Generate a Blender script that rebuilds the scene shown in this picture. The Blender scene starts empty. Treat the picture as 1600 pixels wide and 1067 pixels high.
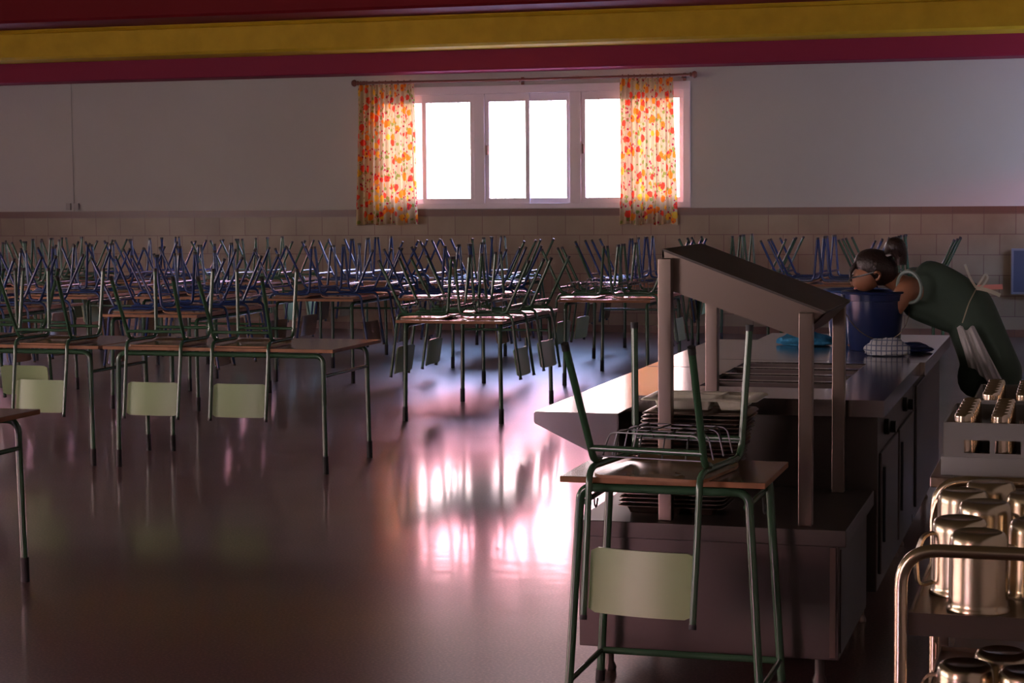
import bpy, bmesh, math, random
from mathutils import Vector, Matrix
random.seed(7)
PI = math.pi
V = Vector
scene = bpy.context.scene
COL = scene.collection

# ------------------------------------------------------------------ materials
MATS = {}
def mat(name, color, rough=0.5, metal=0.0, spec=0.5, coat=0.0, noise=None, bump=None, trans=0.0):
    m = bpy.data.materials.new(name); m.use_nodes = True
    nt = m.node_tree; b = nt.nodes['Principled BSDF']
    b.inputs['Base Color'].default_value = (*color, 1)
    b.inputs['Roughness'].default_value = rough
    b.inputs['Metallic'].default_value = metal
    b.inputs['Specular IOR Level'].default_value = spec
    b.inputs['Coat Weight'].default_value = coat
    b.inputs['Transmission Weight'].default_value = trans
    if noise:
        scale, amt = noise
        tc = nt.nodes.new('ShaderNodeTexCoord'); n = nt.nodes.new('ShaderNodeTexNoise')
        n.inputs['Scale'].default_value = scale; n.inputs['Detail'].default_value = 4
        r = nt.nodes.new('ShaderNodeValToRGB')
        r.color_ramp.elements[0].position = .3; r.color_ramp.elements[1].position = .7
        r.color_ramp.elements[0].color = (*[c*(1-amt) for c in color], 1)
        r.color_ramp.elements[1].color = (*[min(1, c*(1+amt)) for c in color], 1)
        nt.links.new(tc.outputs['Object'], n.inputs['Vector'])
        nt.links.new(n.outputs['Fac'], r.inputs['Fac']); nt.links.new(r.outputs['Color'], b.inputs['Base Color'])
    if bump:
        scale, st = bump
        tc = nt.nodes.new('ShaderNodeTexCoord'); n = nt.nodes.new('ShaderNodeTexNoise')
        n.inputs['Scale'].default_value = scale
        bp = nt.nodes.new('ShaderNodeBump'); bp.inputs['Strength'].default_value = st; bp.inputs['Distance'].default_value = .01
        nt.links.new(tc.outputs['Object'], n.inputs['Vector'])
        nt.links.new(n.outputs['Fac'], bp.inputs['Height']); nt.links.new(bp.outputs['Normal'], b.inputs['Normal'])
    MATS[name] = m
    return m

GREEN = mat('green_enamel', (.040, .10, .052), .17, spec=.6)
BLUE = mat('blue_enamel', (.016, .040, .145), .15, spec=.6)
RUBBER = mat('black_rubber', (.012, .012, .012), .6)
OLIVE = mat('olive_laminate', (.29, .39, .19), .36, noise=(3, .06))
WOODSEAT = mat('plywood_seat', (.22, .14, .07), .22, noise=(6, .15))
PLYEDGE = mat('plywood_edge', (.30, .12, .045), .5, noise=(14, .2))
TOPLAM = mat('brown_laminate', (.15, .085, .06), .16, spec=.6, noise=(2.5, .12))
WIRE = mat('dark_wire', (.10, .10, .10), .35, metal=.7)
STEEL = mat('brushed_steel', (.28, .215, .18), .30, metal=1.0, noise=(2, .08))
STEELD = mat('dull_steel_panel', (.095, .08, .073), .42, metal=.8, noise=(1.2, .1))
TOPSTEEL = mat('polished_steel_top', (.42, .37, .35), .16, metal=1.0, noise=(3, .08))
WELL = mat('well_steel', (.12, .09, .085), .4, metal=.8)
POT = mat('satin_steel', (.55, .45, .31), .24, metal=1.0)
CUP = mat('shiny_steel', (.62, .50, .38), .16, metal=1.0)
CREAM = mat('cream_plastic', (.74, .70, .58), .32)
RACKG = mat('grey_rack_plastic', (.22, .21, .20), .5)
BUCKB = mat('blue_plastic', (.009, .018, .075), .28)
BUCKL = mat('mid_blue_plastic', (.014, .045, .16), .3)
KNOBM = mat('black_knob', (.01, .01, .01), .4)
GLOWFR = mat('glow_pink_frame', (.82, .68, .70), .35)  # white frames, with the pink window glow put into their colour
GRILLE = mat('pale_grille', (.75, .72, .68), .5)
RODW = mat('dark_wood_rod', (.22, .07, .04), .35)
YELLOW = mat('yellow_paint', (.58, .35, .02), .6, spec=.15, bump=(9, .25), noise=(5, .08))
MAROON = mat('maroon_paint', (.26, .020, .050), .6, spec=.15, bump=(9, .2))
REDC = mat('dark_red_paint', (.17, .006, .008), .65, spec=.15, bump=(9, .2))
SKIN = mat('skin', (.34, .145, .08), .5)
HAIR = mat('dark_brown_hair', (.022, .010, .008), .4, bump=(60, .5))
TUNIC = mat('green_tunic', (.050, .082, .060), .8, bump=(18, .4))
TRIMC = mat('pale_green_trim', (.22, .27, .25), .8)
WHITECL = mat('white_cloth', (.52, .50, .50), .8, bump=(25, .4))
RIBBON = mat('beige_ribbon', (.45, .38, .28), .7)
PINKR = mat('pink_ribbon', (.62, .22, .19), .7)
PANTS = mat('dark_trousers', (.02, .03, .025), .85)
GLASSFR = mat('black_glasses', (.01, .01, .01), .3)
TOWELB = mat('turquoise_towel', (.03, .22, .42), .9, bump=(60, .8))
BOARD = mat('slate_board', (.06, .065, .10), .45)
BOARDFR = mat('grey_board_frame', (.20, .20, .24), .4, metal=.5)
SOCKET = mat('beige_socket', (.35, .30, .25), .5)
CEIL = mat('ochre_ceiling_paint', (.20, .16, .09), .8)
OUTSIDE = mat('pale_ground', (.5, .42, .38), .9)

def wallmat():
    m = mat('white_wall_paint', (.50, .45, .39), .7, bump=(3, .12), noise=(.6, .05)); return m
WALLM = wallmat()
SIDEW = mat('side_wall_paint', (.42, .40, .40), .8)

def tilemat():
    m = bpy.data.materials.new('beige_wall_tile'); m.use_nodes = True
    nt = m.node_tree; b = nt.nodes['Principled BSDF']
    tc = nt.nodes.new('ShaderNodeTexCoord'); mp = nt.nodes.new('ShaderNodeMapping')
    sep = nt.nodes.new('ShaderNodeSeparateXYZ'); cmb = nt.nodes.new('ShaderNodeCombineXYZ')
    nt.links.new(tc.outputs['Object'], sep.inputs[0])
    nt.links.new(sep.outputs['X'], cmb.inputs['X']); nt.links.new(sep.outputs['Z'], cmb.inputs['Y'])
    nt.links.new(cmb.outputs[0], mp.inputs['Vector'])
    br = nt.nodes.new('ShaderNodeTexBrick')
    br.offset = .5; br.inputs['Scale'].default_value = 1
    br.inputs['Brick Width'].default_value = .36; br.inputs['Row Height'].default_value = .24
    br.inputs['Mortar Size'].default_value = .004; br.inputs['Mortar Smooth'].default_value = .1
    br.inputs['Color1'].default_value = (.32, .23, .14, 1); br.inputs['Color2'].default_value = (.28, .195, .115, 1)
    br.inputs['Mortar'].default_value = (.17, .07, .05, 1)
    nt.links.new(mp.outputs[0], br.inputs['Vector'])
    n = nt.nodes.new('ShaderNodeTexNoise'); n.inputs['Scale'].default_value = 1.6; n.inputs['Detail'].default_value = 5
    nt.links.new(tc.outputs['Object'], n.inputs['Vector'])
    mx = nt.nodes.new('ShaderNodeMix'); mx.data_type = 'RGBA'; mx.blend_type = 'MULTIPLY'
    mx.inputs['Factor'].default_value = .7
    rr = nt.nodes.new('ShaderNodeValToRGB'); rr.color_ramp.elements[0].position = .3; rr.color_ramp.elements[1].position = .72
    rr.color_ramp.elements[0].color = (.55, .42, .34, 1); rr.color_ramp.elements[1].color = (1, 1, 1, 1)
    nt.links.new(n.outputs['Fac'], rr.inputs['Fac'])
    nt.links.new(br.outputs['Color'], mx.inputs['A']); nt.links.new(rr.outputs['Color'], mx.inputs['B'])
    nt.links.new(mx.outputs['Result'], b.inputs['Base Color'])
    b.inputs['Roughness'].default_value = .38
    return m
TILE = tilemat()

def bordermat():
    m = bpy.data.materials.new('brown_border_tile'); m.use_nodes = True
    nt = m.node_tree; b = nt.nodes['Principled BSDF']
    tc = nt.nodes.new('ShaderNodeTexCoord')
    sep = nt.nodes.new('ShaderNodeSeparateXYZ'); cmb = nt.nodes.new('ShaderNodeCombineXYZ')
    nt.links.new(tc.outputs['Object'], sep.inputs[0])
    nt.links.new(sep.outputs['X'], cmb.inputs['X'])
    br = nt.nodes.new('ShaderNodeTexBrick'); br.offset = 0
    br.inputs['Scale'].default_value = 1
    br.inputs['Brick Width'].default_value = .36; br.inputs['Row Height'].default_value = 1
    br.inputs['Mortar Size'].default_value = .004
    br.inputs['Color1'].default_value = (.15, .055, .032, 1); br.inputs['Color2'].default_value = (.13, .048, .028, 1)
    br.inputs['Mortar'].default_value = (.10, .04, .03, 1)
    cmb.inputs['Y'].default_value = .5
    nt.links.new(cmb.outputs[0], br.inputs['Vector']); nt.links.new(br.outputs['Color'], b.inputs['Base Color'])
    b.inputs['Roughness'].default_value = .35
    return m
BORDER = bordermat()

def floormat():
    m = bpy.data.materials.new('polished_terrazzo'); m.use_nodes = True
    nt = m.node_tree; b = nt.nodes['Principled BSDF']
    tc = nt.nodes.new('ShaderNodeTexCoord')
    n = nt.nodes.new('ShaderNodeTexNoise'); n.inputs['Scale'].default_value = 90; n.inputs['Detail'].default_value = 3
    r = nt.nodes.new('ShaderNodeValToRGB'); e = r.color_ramp.elements
    e[0].position = .40; e[0].color = (.055, .031, .027, 1); e[1].position = .66; e[1].color = (.16, .10, .085, 1)
    x = e.new(.53); x.color = (.085, .050, .043, 1)
    nt.links.new(tc.outputs['Object'], n.inputs['Vector']); nt.links.new(n.outputs['Fac'], r.inputs['Fac'])
    nt.links.new(r.outputs['Color'], b.inputs['Base Color'])
    n2 = nt.nodes.new('ShaderNodeTexNoise'); n2.inputs['Scale'].default_value = 1.3; n2.inputs['Detail'].default_value = 6
    r2 = nt.nodes.new('ShaderNodeMapRange'); r2.inputs['To Min'].default_value = .27; r2.inputs['To Max'].default_value = .36
    nt.links.new(tc.outputs['Object'], n2.inputs['Vector']); nt.links.new(n2.outputs['Fac'], r2.inputs['Value'])
    nt.links.new(r2.outputs['Result'], b.inputs['Roughness'])
    n3 = nt.nodes.new('ShaderNodeTexNoise'); n3.inputs['Scale'].default_value = 7
    bp = nt.nodes.new('ShaderNodeBump'); bp.inputs['Strength'].default_value = .05; bp.inputs['Distance'].default_value = .01
    nt.links.new(tc.outputs['Object'], n3.inputs['Vector']); nt.links.new(n3.outputs['Fac'], bp.inputs['Height'])
    nt.links.new(bp.outputs['Normal'], b.inputs['Normal'])
    b.inputs['Specular IOR Level'].default_value = .5
    b.inputs['Coat Weight'].default_value = .5; b.inputs['Coat Roughness'].default_value = .10; b.inputs['Coat IOR'].default_value = 1.45
    nt.links.new(bp.outputs['Normal'], b.inputs['Coat Normal'])
    return m
FLOORM = floormat()

def curtainmat():
    m = bpy.data.materials.new('floral_curtain'); m.use_nodes = True
    nt = m.node_tree
    for n in list(nt.nodes): nt.nodes.remove(n)
    out = nt.nodes.new('ShaderNodeOutputMaterial')
    uv = nt.nodes.new('ShaderNodeUVMap')
    def spots(scale, thr, rnd=1.0, off=0.0):
        mp = nt.nodes.new('ShaderNodeMapping'); mp.inputs['Location'].default_value = (off, off*1.7, 0)
        vo = nt.nodes.new('ShaderNodeTexVoronoi'); vo.inputs['Scale'].default_value = scale; vo.inputs['Randomness'].default_value = rnd
        ns = nt.nodes.new('ShaderNodeTexNoise'); ns.inputs['Scale'].default_value = scale*2.5
        ma = nt.nodes.new('ShaderNodeMath'); ma.operation = 'MULTIPLY_ADD'; ma.inputs[1].default_value = .35; 
        nt.links.new(uv.outputs[0], mp.inputs[0]); nt.links.new(mp.outputs[0], vo.inputs['Vector']); nt.links.new(mp.outputs[0], ns.inputs['Vector'])
        nt.links.new(ns.outputs['Fac'], ma.inputs[0]); nt.links.new(vo.outputs['Distance'], ma.inputs[2])
        lt = nt.nodes.new('ShaderNodeMath'); lt.operation = 'LESS_THAN'; lt.inputs[1].default_value = thr
        nt.links.new(ma.outputs[0], lt.inputs[0])
        return lt.outputs[0], vo.outputs['Color']
    base = (.60, .42, .22, 1)
    cur = None
    def over(prev, fac, colr):
        mx = nt.nodes.new('ShaderNodeMix'); mx.data_type = 'RGBA'
        nt.links.new(fac, mx.inputs['Factor'])
        if prev is None: mx.inputs['A'].default_value = base
        else: nt.links.new(prev, mx.inputs['A'])
        if isinstance(colr, tuple): mx.inputs['B'].default_value = colr
        else: nt.links.new(colr, mx.inputs['B'])
        return mx.outputs['Result']
    f, c = spots(13, .46, 1, 3.1); cur = over(cur, f, (.28, .30, .06, 1))
    f, c = spots(9, .58, 1, 0)
    rp = nt.nodes.new('ShaderNodeValToRGB'); rp.color_ramp.interpolation = 'CONSTANT'
    rp.color_ramp.elements[0].color = (.80, .07, .03, 1); rp.color_ramp.elements[1].position = .4; rp.color_ramp.elements[1].color = (.85, .22, .02, 1)
    q = rp.color_ramp.elements.new(.72); q.color = (.85, .45, .04, 1)
    nt.links.new(c, rp.inputs['Fac']); cur = over(cur, f, rp.outputs['Color'])
    f, c = spots(17, .42, 1, 7.7); cur = over(cur, f, (.45, .03, .05, 1))
    di = nt.nodes.new('ShaderNodeBsdfDiffuse'); tr = nt.nodes.new('ShaderNodeBsdfTranslucent')
    nt.links.new(cur, di.inputs['Color']); nt.links.new(cur, tr.inputs['Color'])
    ms = nt.nodes.new('ShaderNodeMixShader'); ms.inputs[0].default_value = .17
    nt.links.new(di.outputs[0], ms.inputs[1]); nt.links.new(tr.outputs[0], ms.inputs[2])
    tp = nt.nodes.new('ShaderNodeBsdfTransparent'); nt.links.new(cur, tp.inputs['Color'])
    m2 = nt.nodes.new('ShaderNodeMixShader'); m2.inputs[0].default_value = .045
    nt.links.new(ms.outputs[0], m2.inputs[1]); nt.links.new(tp.outputs[0], m2.inputs[2])
    nt.links.new(m2.outputs[0], out.inputs['Surface'])
    return m
CURT = curtainmat()

def checkmat():
    m = mat('checked_cloth', (.34, .36, .40), .9)
    nt = m.node_tree; b = nt.nodes['Principled BSDF']
    tc = nt.nodes.new('ShaderNodeTexCoord')
    sep = nt.nodes.new('ShaderNodeSeparateXYZ'); nt.links.new(tc.outputs['Object'], sep.inputs[0])
    outs = []
    for ax in ('X', 'Z'):
        a = nt.nodes.new('ShaderNodeMath'); a.operation = 'MULTIPLY'; a.inputs[1].default_value = 40
        f = nt.nodes.new('ShaderNodeMath'); f.operation = 'FRACT'
        l = nt.nodes.new('ShaderNodeMath'); l.operation = 'LESS_THAN'; l.inputs[1].default_value = .22
        nt.links.new(sep.outputs[ax], a.inputs[0]); nt.links.new(a.outputs[0], f.inputs[0]); nt.links.new(f.outputs[0], l.inputs[0])
        outs.append(l.outputs[0])
    ad = nt.nodes.new('ShaderNodeMath'); ad.operation = 'MAXIMUM'
    nt.links.new(outs[0], ad.inputs[0]); nt.links.new(outs[1], ad.inputs[1])
    mx = nt.nodes.new('ShaderNodeMix'); mx.data_type = 'RGBA'
    mx.inputs['A'].default_value = (.42, .43, .46, 1); mx.inputs['B'].default_value = (.12, .14, .22, 1)
    nt.links.new(ad.outputs[0], mx.inputs['Factor']); nt.links.new(mx.outputs['Result'], b.inputs['Base Color'])
    return m
CHECK = checkmat()

# ------------------------------------------------------------------ object helpers
def smooth(me, angle=40):
    for p in me.polygons: p.use_smooth = True
    bm = bmesh.new(); bm.from_mesh(me)
    for e in bm.edges:
        if len(e.link_faces) == 2 and e.calc_face_angle(0) > math.radians(angle): e.smooth = False
    bm.to_mesh(me); bm.free()

def obj(name, bm, m, parent=None, sm=True):
    me = bpy.data.meshes.new(name)
    bmesh.ops.recalc_face_normals(bm, faces=bm.faces[:])
    bm.to_mesh(me); bm.free()
    for x in (m if isinstance(m, (list, tuple)) else [m]): me.materials.append(x)
    if sm: smooth(me, 50)
    o = bpy.data.objects.new(name, me); COL.objects.link(o)
    if parent: o.parent = parent
    if sm and len(me.polygons) < 420:
        wn = o.modifiers.new('Normals', 'WEIGHTED_NORMAL'); wn.keep_sharp = True
    return o

def tag(o, label, cat, group=None):
    o['label'] = label; o['category'] = cat
    if group: o['group'] = group
    return o

def thing(name, label, cat, loc=(0, 0, 0), rot=(0, 0, 0), group=None):
    o = bpy.data.objects.new(name, None); COL.objects.link(o)
    o.location = loc; o.rotation_euler = rot; o.empty_display_size = .1
    return tag(o, label, cat, group)

def struct(name, bm, m, parent=None, sm=False):
    o = obj(name, bm, m, parent, sm)
    if parent is None: o['kind'] = 'structure'
    return o

def copy_tree(root, loc, rot, label=None, group=None, cat=None):
    r = root.copy(); COL.objects.link(r); r.location = loc; r.rotation_euler = rot
    if label: r['label'] = label
    if group: r['group'] = group
    def rec(a, b):
        for ch in a.children:
            c = ch.copy(); COL.objects.link(c); c.parent = b
            rec(ch, c)
    rec(root, r)
    return r

# ------------------------------------------------------------------ shape helpers
def box(bm, x0, x1, y0, y1, z0, z1, bevel=0, mi=0):
    vs = [bm.verts.new((x, y, z)) for x in (x0, x1) for y in (y0, y1) for z in (z0, z1)]
    fs = [(0, 1, 3, 2), (4, 6, 7, 5), (0, 4, 5, 1), (2, 3, 7, 6), (0, 2, 6, 4), (1, 5, 7, 3)]
    faces = [bm.faces.new([vs[i] for i in f]) for f in fs]
    for f in faces: f.material_index = mi
    if bevel:
        es = list({e for f in faces for e in f.edges})
        bmesh.ops.bevel(bm, geom=es, offset=bevel, segments=2, affect='EDGES', profile=.5)
    return faces

def BX(*a, **k):
    bm = bmesh.new(); box(bm, *a, **k); return bm

def fillet(pts, rad, n=5):
    pts = [V(p) for p in pts]
    out = [pts[0]]
    for i in range(1, len(pts)-1):
        p = pts[i]; a = pts[i-1]-p; b = pts[i+1]-p
        r = rad[i] if isinstance(rad, (list, tuple)) else rad
        d = min(r, a.length*.48, b.length*.48)
        if d < 1e-4: out.append(p); continue
        A = p+a.normalized()*d; B = p+b.normalized()*d
        for k in range(n+1):
            t = k/n; out.append(A*(1-t)**2+p*2*t*(1-t)+B*t*t)
    out.append(pts[-1]); return out

def tube(bm, pts, r, seg=8, rad=0, n=5, mi=0, close=False):
    P = fillet(pts, rad, n) if rad else [V(p) for p in pts]
    rs = r if isinstance(r, (list, tuple)) else [r]*len(P)
    N = len(P)
    if close: tang = [(P[(i+1) % N]-P[i-1]).normalized() for i in range(N)]
    else: tang = [(P[min(i+1, N-1)]-P[max(i-1, 0)]).normalized() for i in range(N)]
    t0 = tang[0]; up = V((0, 0, 1)) if abs(t0.z) < .9 else V((1, 0, 0))
    nrm = (up-t0*up.dot(t0)).normalized()
    rings = []
    for i in range(N):
        t = tang[i]; nrm = (nrm-t*nrm.dot(t)).normalized(); bn = t.cross(nrm)
        rings.append([bm.verts.new(P[i]+(nrm*math.cos(2*PI*k/seg)+bn*math.sin(2*PI*k/seg))*rs[i]) for k in range(seg)])
    for i in range(N if close else N-1):
        a = rings[i]; b = rings[(i+1) % N]
        for k in range(seg):
            f = bm.faces.new((a[k], a[(k+1) % seg], b[(k+1) % seg], b[k])); f.material_index = mi
    if not close:
        bm.faces.new(rings[0][::-1]).material_index = mi; bm.faces.new(rings[-1]).material_index = mi

def TB(pts, r, **k):
    bm = bmesh.new(); tube(bm, pts, r, **k); return bm

def lathe(bm, prof, seg=32, c=(0, 0, 0), mi=0):
    rings = []
    for (r, z) in prof:
        if r < 1e-5: rings.append([bm.verts.new((c[0], c[1], c[2]+z))])
        else: rings.append([bm.verts.new((c[0]+r*math.cos(2*PI*k/seg), c[1]+r*math.sin(2*PI*k/seg), c[2]+z)) for k in range(seg)])
    for a, b in zip(rings[:-1], rings[1:]):
        for k in range(seg):
            k2 = (k+1) % seg
            if len(a) == 1 and len(b) == 1: continue
            if len(a) == 1: f = bm.faces.new((a[0], b[k2], b[k]))
            elif len(b) == 1: f = bm.faces.new((a[k], a[k2], b[0]))
            else: f = bm.faces.new((a[k], a[k2], b[k2], b[k]))
            f.material_index = mi

def LT(prof, **k):
    bm = bmesh.new(); lathe(bm, prof, **k); return bm

def prism_y(prof, y0, y1):
    """closed profile of (x,z) swept along y"""
    bm = bmesh.new()
    a = [bm.verts.new((x, y0, z)) for x, z in prof]; b = [bm.verts.new((x, y1, z)) for x, z in prof]
    n = len(prof)
    for i in range(n): bm.faces.new((a[i], a[(i+1) % n], b[(i+1) % n], b[i]))
    bm.faces.new(a[::-1]); bm.faces.new(b)
    return bm

def grid_slab(bm, axis, c0, c1, us, vs, holes, mi=0):
    """slab between c0 and c1 along axis with rectangular holes (u0,u1,v0,v1)"""
    us = sorted(set(us+[h[0] for h in holes]+[h[1] for h in holes]))
    vs = sorted(set(vs+[h[2] for h in holes]+[h[3] for h in holes]))
    cells = {}
    for i in range(len(us)-1):
        for j in range(len(vs)-1):
            cu = (us[i]+us[i+1])/2; cv = (vs[j]+vs[j+1])/2
            if not any(h[0] < cu < h[1] and h[2] < cv < h[3] for h in holes): cells[(i, j)] = 1
    cache = {}
    def vert(i, j, s):
        k = (i, j, s)
        if k not in cache:
            u, v, c = us[i], vs[j], (c0, c1)[s]
            co = {'x': (c, u, v), 'y': (u, c, v), 'z': (u, v, c)}[axis]
            cache[k] = bm.verts.new(co)
        return cache[k]
    def F(l):
        f = bm.faces.new(l); f.material_index = mi
    for (i, j) in cells:
        F([vert(i, j, 0), vert(i, j+1, 0), vert(i+1, j+1, 0), vert(i+1, j, 0)])
        F([vert(i, j, 1), vert(i+1, j, 1), vert(i+1, j+1, 1), vert(i, j+1, 1)])
        if (i-1, j) not in cells: F([vert(i, j, 0), vert(i, j, 1), vert(i, j+1, 1), vert(i, j+1, 0)])
        if (i+1, j) not in cells: F([vert(i+1, j, 0), vert(i+1, j+1, 0), vert(i+1, j+1, 1), vert(i+1, j, 1)])
        if (i, j-1) not in cells: F([vert(i, j, 0), vert(i+1, j, 0), vert(i+1, j, 1), vert(i, j, 1)])
        if (i, j+1) not in cells: F([vert(i, j+1, 0), vert(i, j+1, 1), vert(i+1, j+1, 1), vert(i+1, j+1, 0)])

# ------------------------------------------------------------------ setting
WY = 23.05                     # inner face of the far wall
XL, XR, YB, ZC = -19.2, 1.5, -4.0, 4.25
WIN = (-8.62, -4.60, 1.56, 3.02)
WIN2 = (-18.7, -14.7, 1.56, 3.02)

bm = bmesh.new(); box(bm, XL-.3, XR+.3, YB-.3, WY+.3, -.2, 0); struct('floor', bm, FLOORM)
bm = bmesh.new(); box(bm, XL-.3, XR+.3, YB-.3, WY+.3, ZC, ZC+.2); struct('ceiling', bm, CEIL)

bm = bmesh.new()
grid_slab(bm, 'y', WY, WY+.3, [XL-.3, XR+.3], [0, ZC], [WIN, WIN2]); struct('wall_far', bm, WALLM)
LW = [(-2.0, 1.0, 1.5, 3.1), (2.5, 5.5, 1.5, 3.1), (7.0, 10.0, 1.5, 3.1)]  # unseen openings, added to fill the room from the left
bm = bmesh.new(); grid_slab(bm, 'x', XL-.3, XL, [YB, WY], [0, ZC], LW); struct('wall_left', bm, SIDEW)
RW = [(21.2, 22.3, 1.8, 2.5)]
bm = bmesh.new(); grid_slab(bm, 'x', XR, XR+.3, [YB, WY], [0, ZC], RW); struct('wall_right', bm, SIDEW)
BW = [(-9.0, -6.0, 1.2, 3.0)]  # unseen opening, added for fill from behind the camera
bm = bmesh.new(); grid_slab(bm, 'y', YB-.3, YB, [XL-.3, XR+.3], [0, ZC], BW); struct('wall_back', bm, SIDEW)

# tiled wainscot, border course, joint on the left of the wall
bm = BX(XL, XR, WY-.012, WY, 0.09, 1.445); struct('trim_1', bm, TILE)
bm = BX(XL, XR, WY-.018, WY, 1.445, 1.525); struct('trim_2', bm, BORDER)
bm = BX(XL, XR, WY-.022, WY, 0, .09); struct('baseboard_far', bm, BORDER)
bm = BX(-12.95, -12.925, WY-.012, WY, 1.525, 3.24); struct('trim_3', bm, WALLM)

# painted beams under the ceiling
bm = bmesh.new(); box(bm, XL, XR, 22.55, WY, 3.22, ZC, bevel=.02); struct('trim_4', bm, MAROON, sm=True)
bm = bmesh.new()
def beam_x(prof, m, name):
    b = bmesh.new()
    a = [b.verts.new((XL, y, z)) for y, z in prof]; c = [b.verts.new((XR, y, z)) for y, z in prof]
    n = len(prof)
    for i in range(n): b.faces.new((a[i], a[(i+1) % n], c[(i+1) % n], c[i]))
    b.faces.new(a[::-1]); b.faces.new(c)
    return struct(name, b, m)
bm.free()
beam_x([(21.95, 3.47), (21.91, 3.50), (21.91, 3.79), (21.93, 3.80), (21.88, 3.83), (21.88, ZC), (22.55, ZC), (22.55, 3.47)], YELLOW, 'trim_5')
beam_x([(21.0, 3.84), (20.97, 3.87), (20.97, ZC), (21.87, ZC), (21.87, 3.84)], REDC, 'trim_6')

# far window
x0, x1, z0, z1 = WIN
fy0, fy1 = WY-.02, WY+.07
win = bpy.data.objects.new('window_1', None); COL.objects.link(win); win['kind'] = 'structure'
win.location = ((x0+x1)/2, WY, z0); WO = V(win.location)
def wpart(name, boxes, m, bevel=.004, sub=None):
    b = bmesh.new()
    for q in boxes: box(b, q[0]-WO.x, q[1]-WO.x, q[2]-WO.y, q[3]-WO.y, q[4]-WO.z, q[5]-WO.z, bevel=bevel)
    return obj(name, b, m, sub or win, True)
wpart('window_frame', [(x0-.05, x1+.05, fy0, fy1, z1-.06, z1+.04), (x0-.05, x1+.05, fy0, fy1, z0-.03, z0+.035),
                       (x0-.05, x0+.04, fy0, fy1, z0+.035, z1-.06), (x1-.04, x1+.05, fy0, fy1, z0+.035, z1-.06),
                       (-7.30, -7.16, fy0, fy1, z0+.035, z1-.06), (-6.06, -5.92, fy0, fy1, z0+.035, z1-.06)], GLOWFR)
def sash(a, b, off):
    y0, y1 = WY+off, WY+off+.035
    t = .055
    s = wpart('sash', [(a, b, y0, y1, z1-.16, z1-.06), (a, b, y0, y1, z0+.035, z0+.10),
                       (a, a+t, y0, y1, z0+.10, z1-.16), (b-t, b, y0, y1, z0+.10, z1-.16)], GLOWFR)
    g = wpart('pane', [(a+t, b-t, y0+.014, y0+.018, z0+.10, z1-.16)], None or GLASS, bevel=0, sub=s)
    return s
GLASS = bpy.data.materials.new('window_glass'); GLASS.use_nodes = True
nt = GLASS.node_tree; nt.nodes.remove(nt.nodes['Principled BSDF'])
tb = nt.nodes.new('ShaderNodeBsdfTransparent'); gb = nt.nodes.new('ShaderNodeBsdfGlossy'); gb.inputs['Roughness'].default_value = .02
mxs = nt.nodes.new('ShaderNodeMixShader'); mxs.inputs[0].default_value = .05
tb.inputs['Color'].default_value = (.95, .96, .95, 1)
nt.links.new(tb.outputs[0], mxs.inputs[1]); nt.links.new(gb.outputs[0], mxs.inputs[2]); nt.links.new(mxs.outputs[0], nt.nodes['Material Output'].inputs['Surface'])
sash(x0+.04, -7.93, .03); sash(-7.99, -7.30, .0)
sash(-7.16, -6.58, .0); sash(-6.64, -6.06, .03)
sash(-5.92, -5.28, .0); sash(-5.34, x1-.04, .03)
for hx in (-7.13, -5.89):
    wpart('latch', [(hx-.012, hx+.012, WY-.025, WY-.002, 2.2, 2.32)], RODW)
b = bmesh.new()
for i in range(33):
    gx = x0+.06+i*.122
    tube(b, [(gx-WO.x, .24, .03), (gx-WO.x, .24, z1-z0-.03)], .008, seg=6)
obj('grille', b, GRILLE, win)

# windows out of the picture; left-wall and back ones added to hold fill lamps
def side_window(n, axis, c, h):
    b = bmesh.new(); u0, u1, v0, v1 = h
    um = (u0+u1)/2
    for (a, d, e, f) in ((u0, u1, v0, v0+.06), (u0, u1, v1-.06, v1), (u0, u0+.06, v0, v1), (u1-.06, u1, v0, v1), (um-.04, um+.04, v0, v1)):
        if axis == 'x': box(b, c-.03, c+.03, a, d, e, f)
        else: box(b, a, d, c-.03, c+.03, e, f)
    return struct('window_%d' % n, b, GLOWFR)
k = 2
b = bmesh.new(); q0, q1 = WIN2[0], WIN2[1]
for (a_, c_, e_, f_) in ((q0, q1, z1-.10, z1), (q0, q1, z0, z0+.08), (q0, q0+.08, z0, z1), (q1-.08, q1, z0, z1), (q0+1.29, q0+1.44, z0, z1), (q0+2.56, q0+2.71, z0, z1)):
    box(b, a_, c_, WY+.02, WY+.08, e_, f_)
struct('window_%d' % k, b, GLOWFR); k += 1
for h in LW: side_window(k, 'x', XL-.15, h); k += 1
for h in RW: side_window(k, 'x', XR+.15, h); k += 1
for h in BW: side_window(k, 'y', YB-.15, h); k += 1

# curtain rod and curtains
RODX0, RODX1, RODY, RODZ = -8.86, -4.46, WY-.13, 3.125
rod = thing('curtain_rod', 'dark wooden curtain rod with ball finials above the far window', 'curtain rod', ((RODX0+RODX1)/2, RODY, RODZ))
L = (RODX1-RODX0)/2
obj('pole', TB([(-L+.06, 0, 0), (-L/2, 0, -.004), (0, 0, -.008), (L/2, 0, -.004), (L-.06, 0, 0)], .016, seg=10), RODW, rod)
for s in (-1, 1):
    b = bmesh.new()
    pr = [(0.001, -.07), (.03, -.065), (.043, -.045), (.045, -.03), (.036, -.012), (.018, 0), (.03, .008), (.03, .018), (.017, .03), (.017, .05)]
    lathe(b, pr, seg=16)
    bmesh.ops.rotate(b, verts=b.verts[:], cent=(0, 0, 0), matrix=Matrix.Rotation(s*PI/2*(1), 3, 'Y') @ Matrix.Rotation(PI, 3, 'X'))
    bmesh.ops.translate(b, verts=b.verts[:], vec=(s*(L-.05), 0, 0))
    obj('finial', b, RODW, rod)
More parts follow.
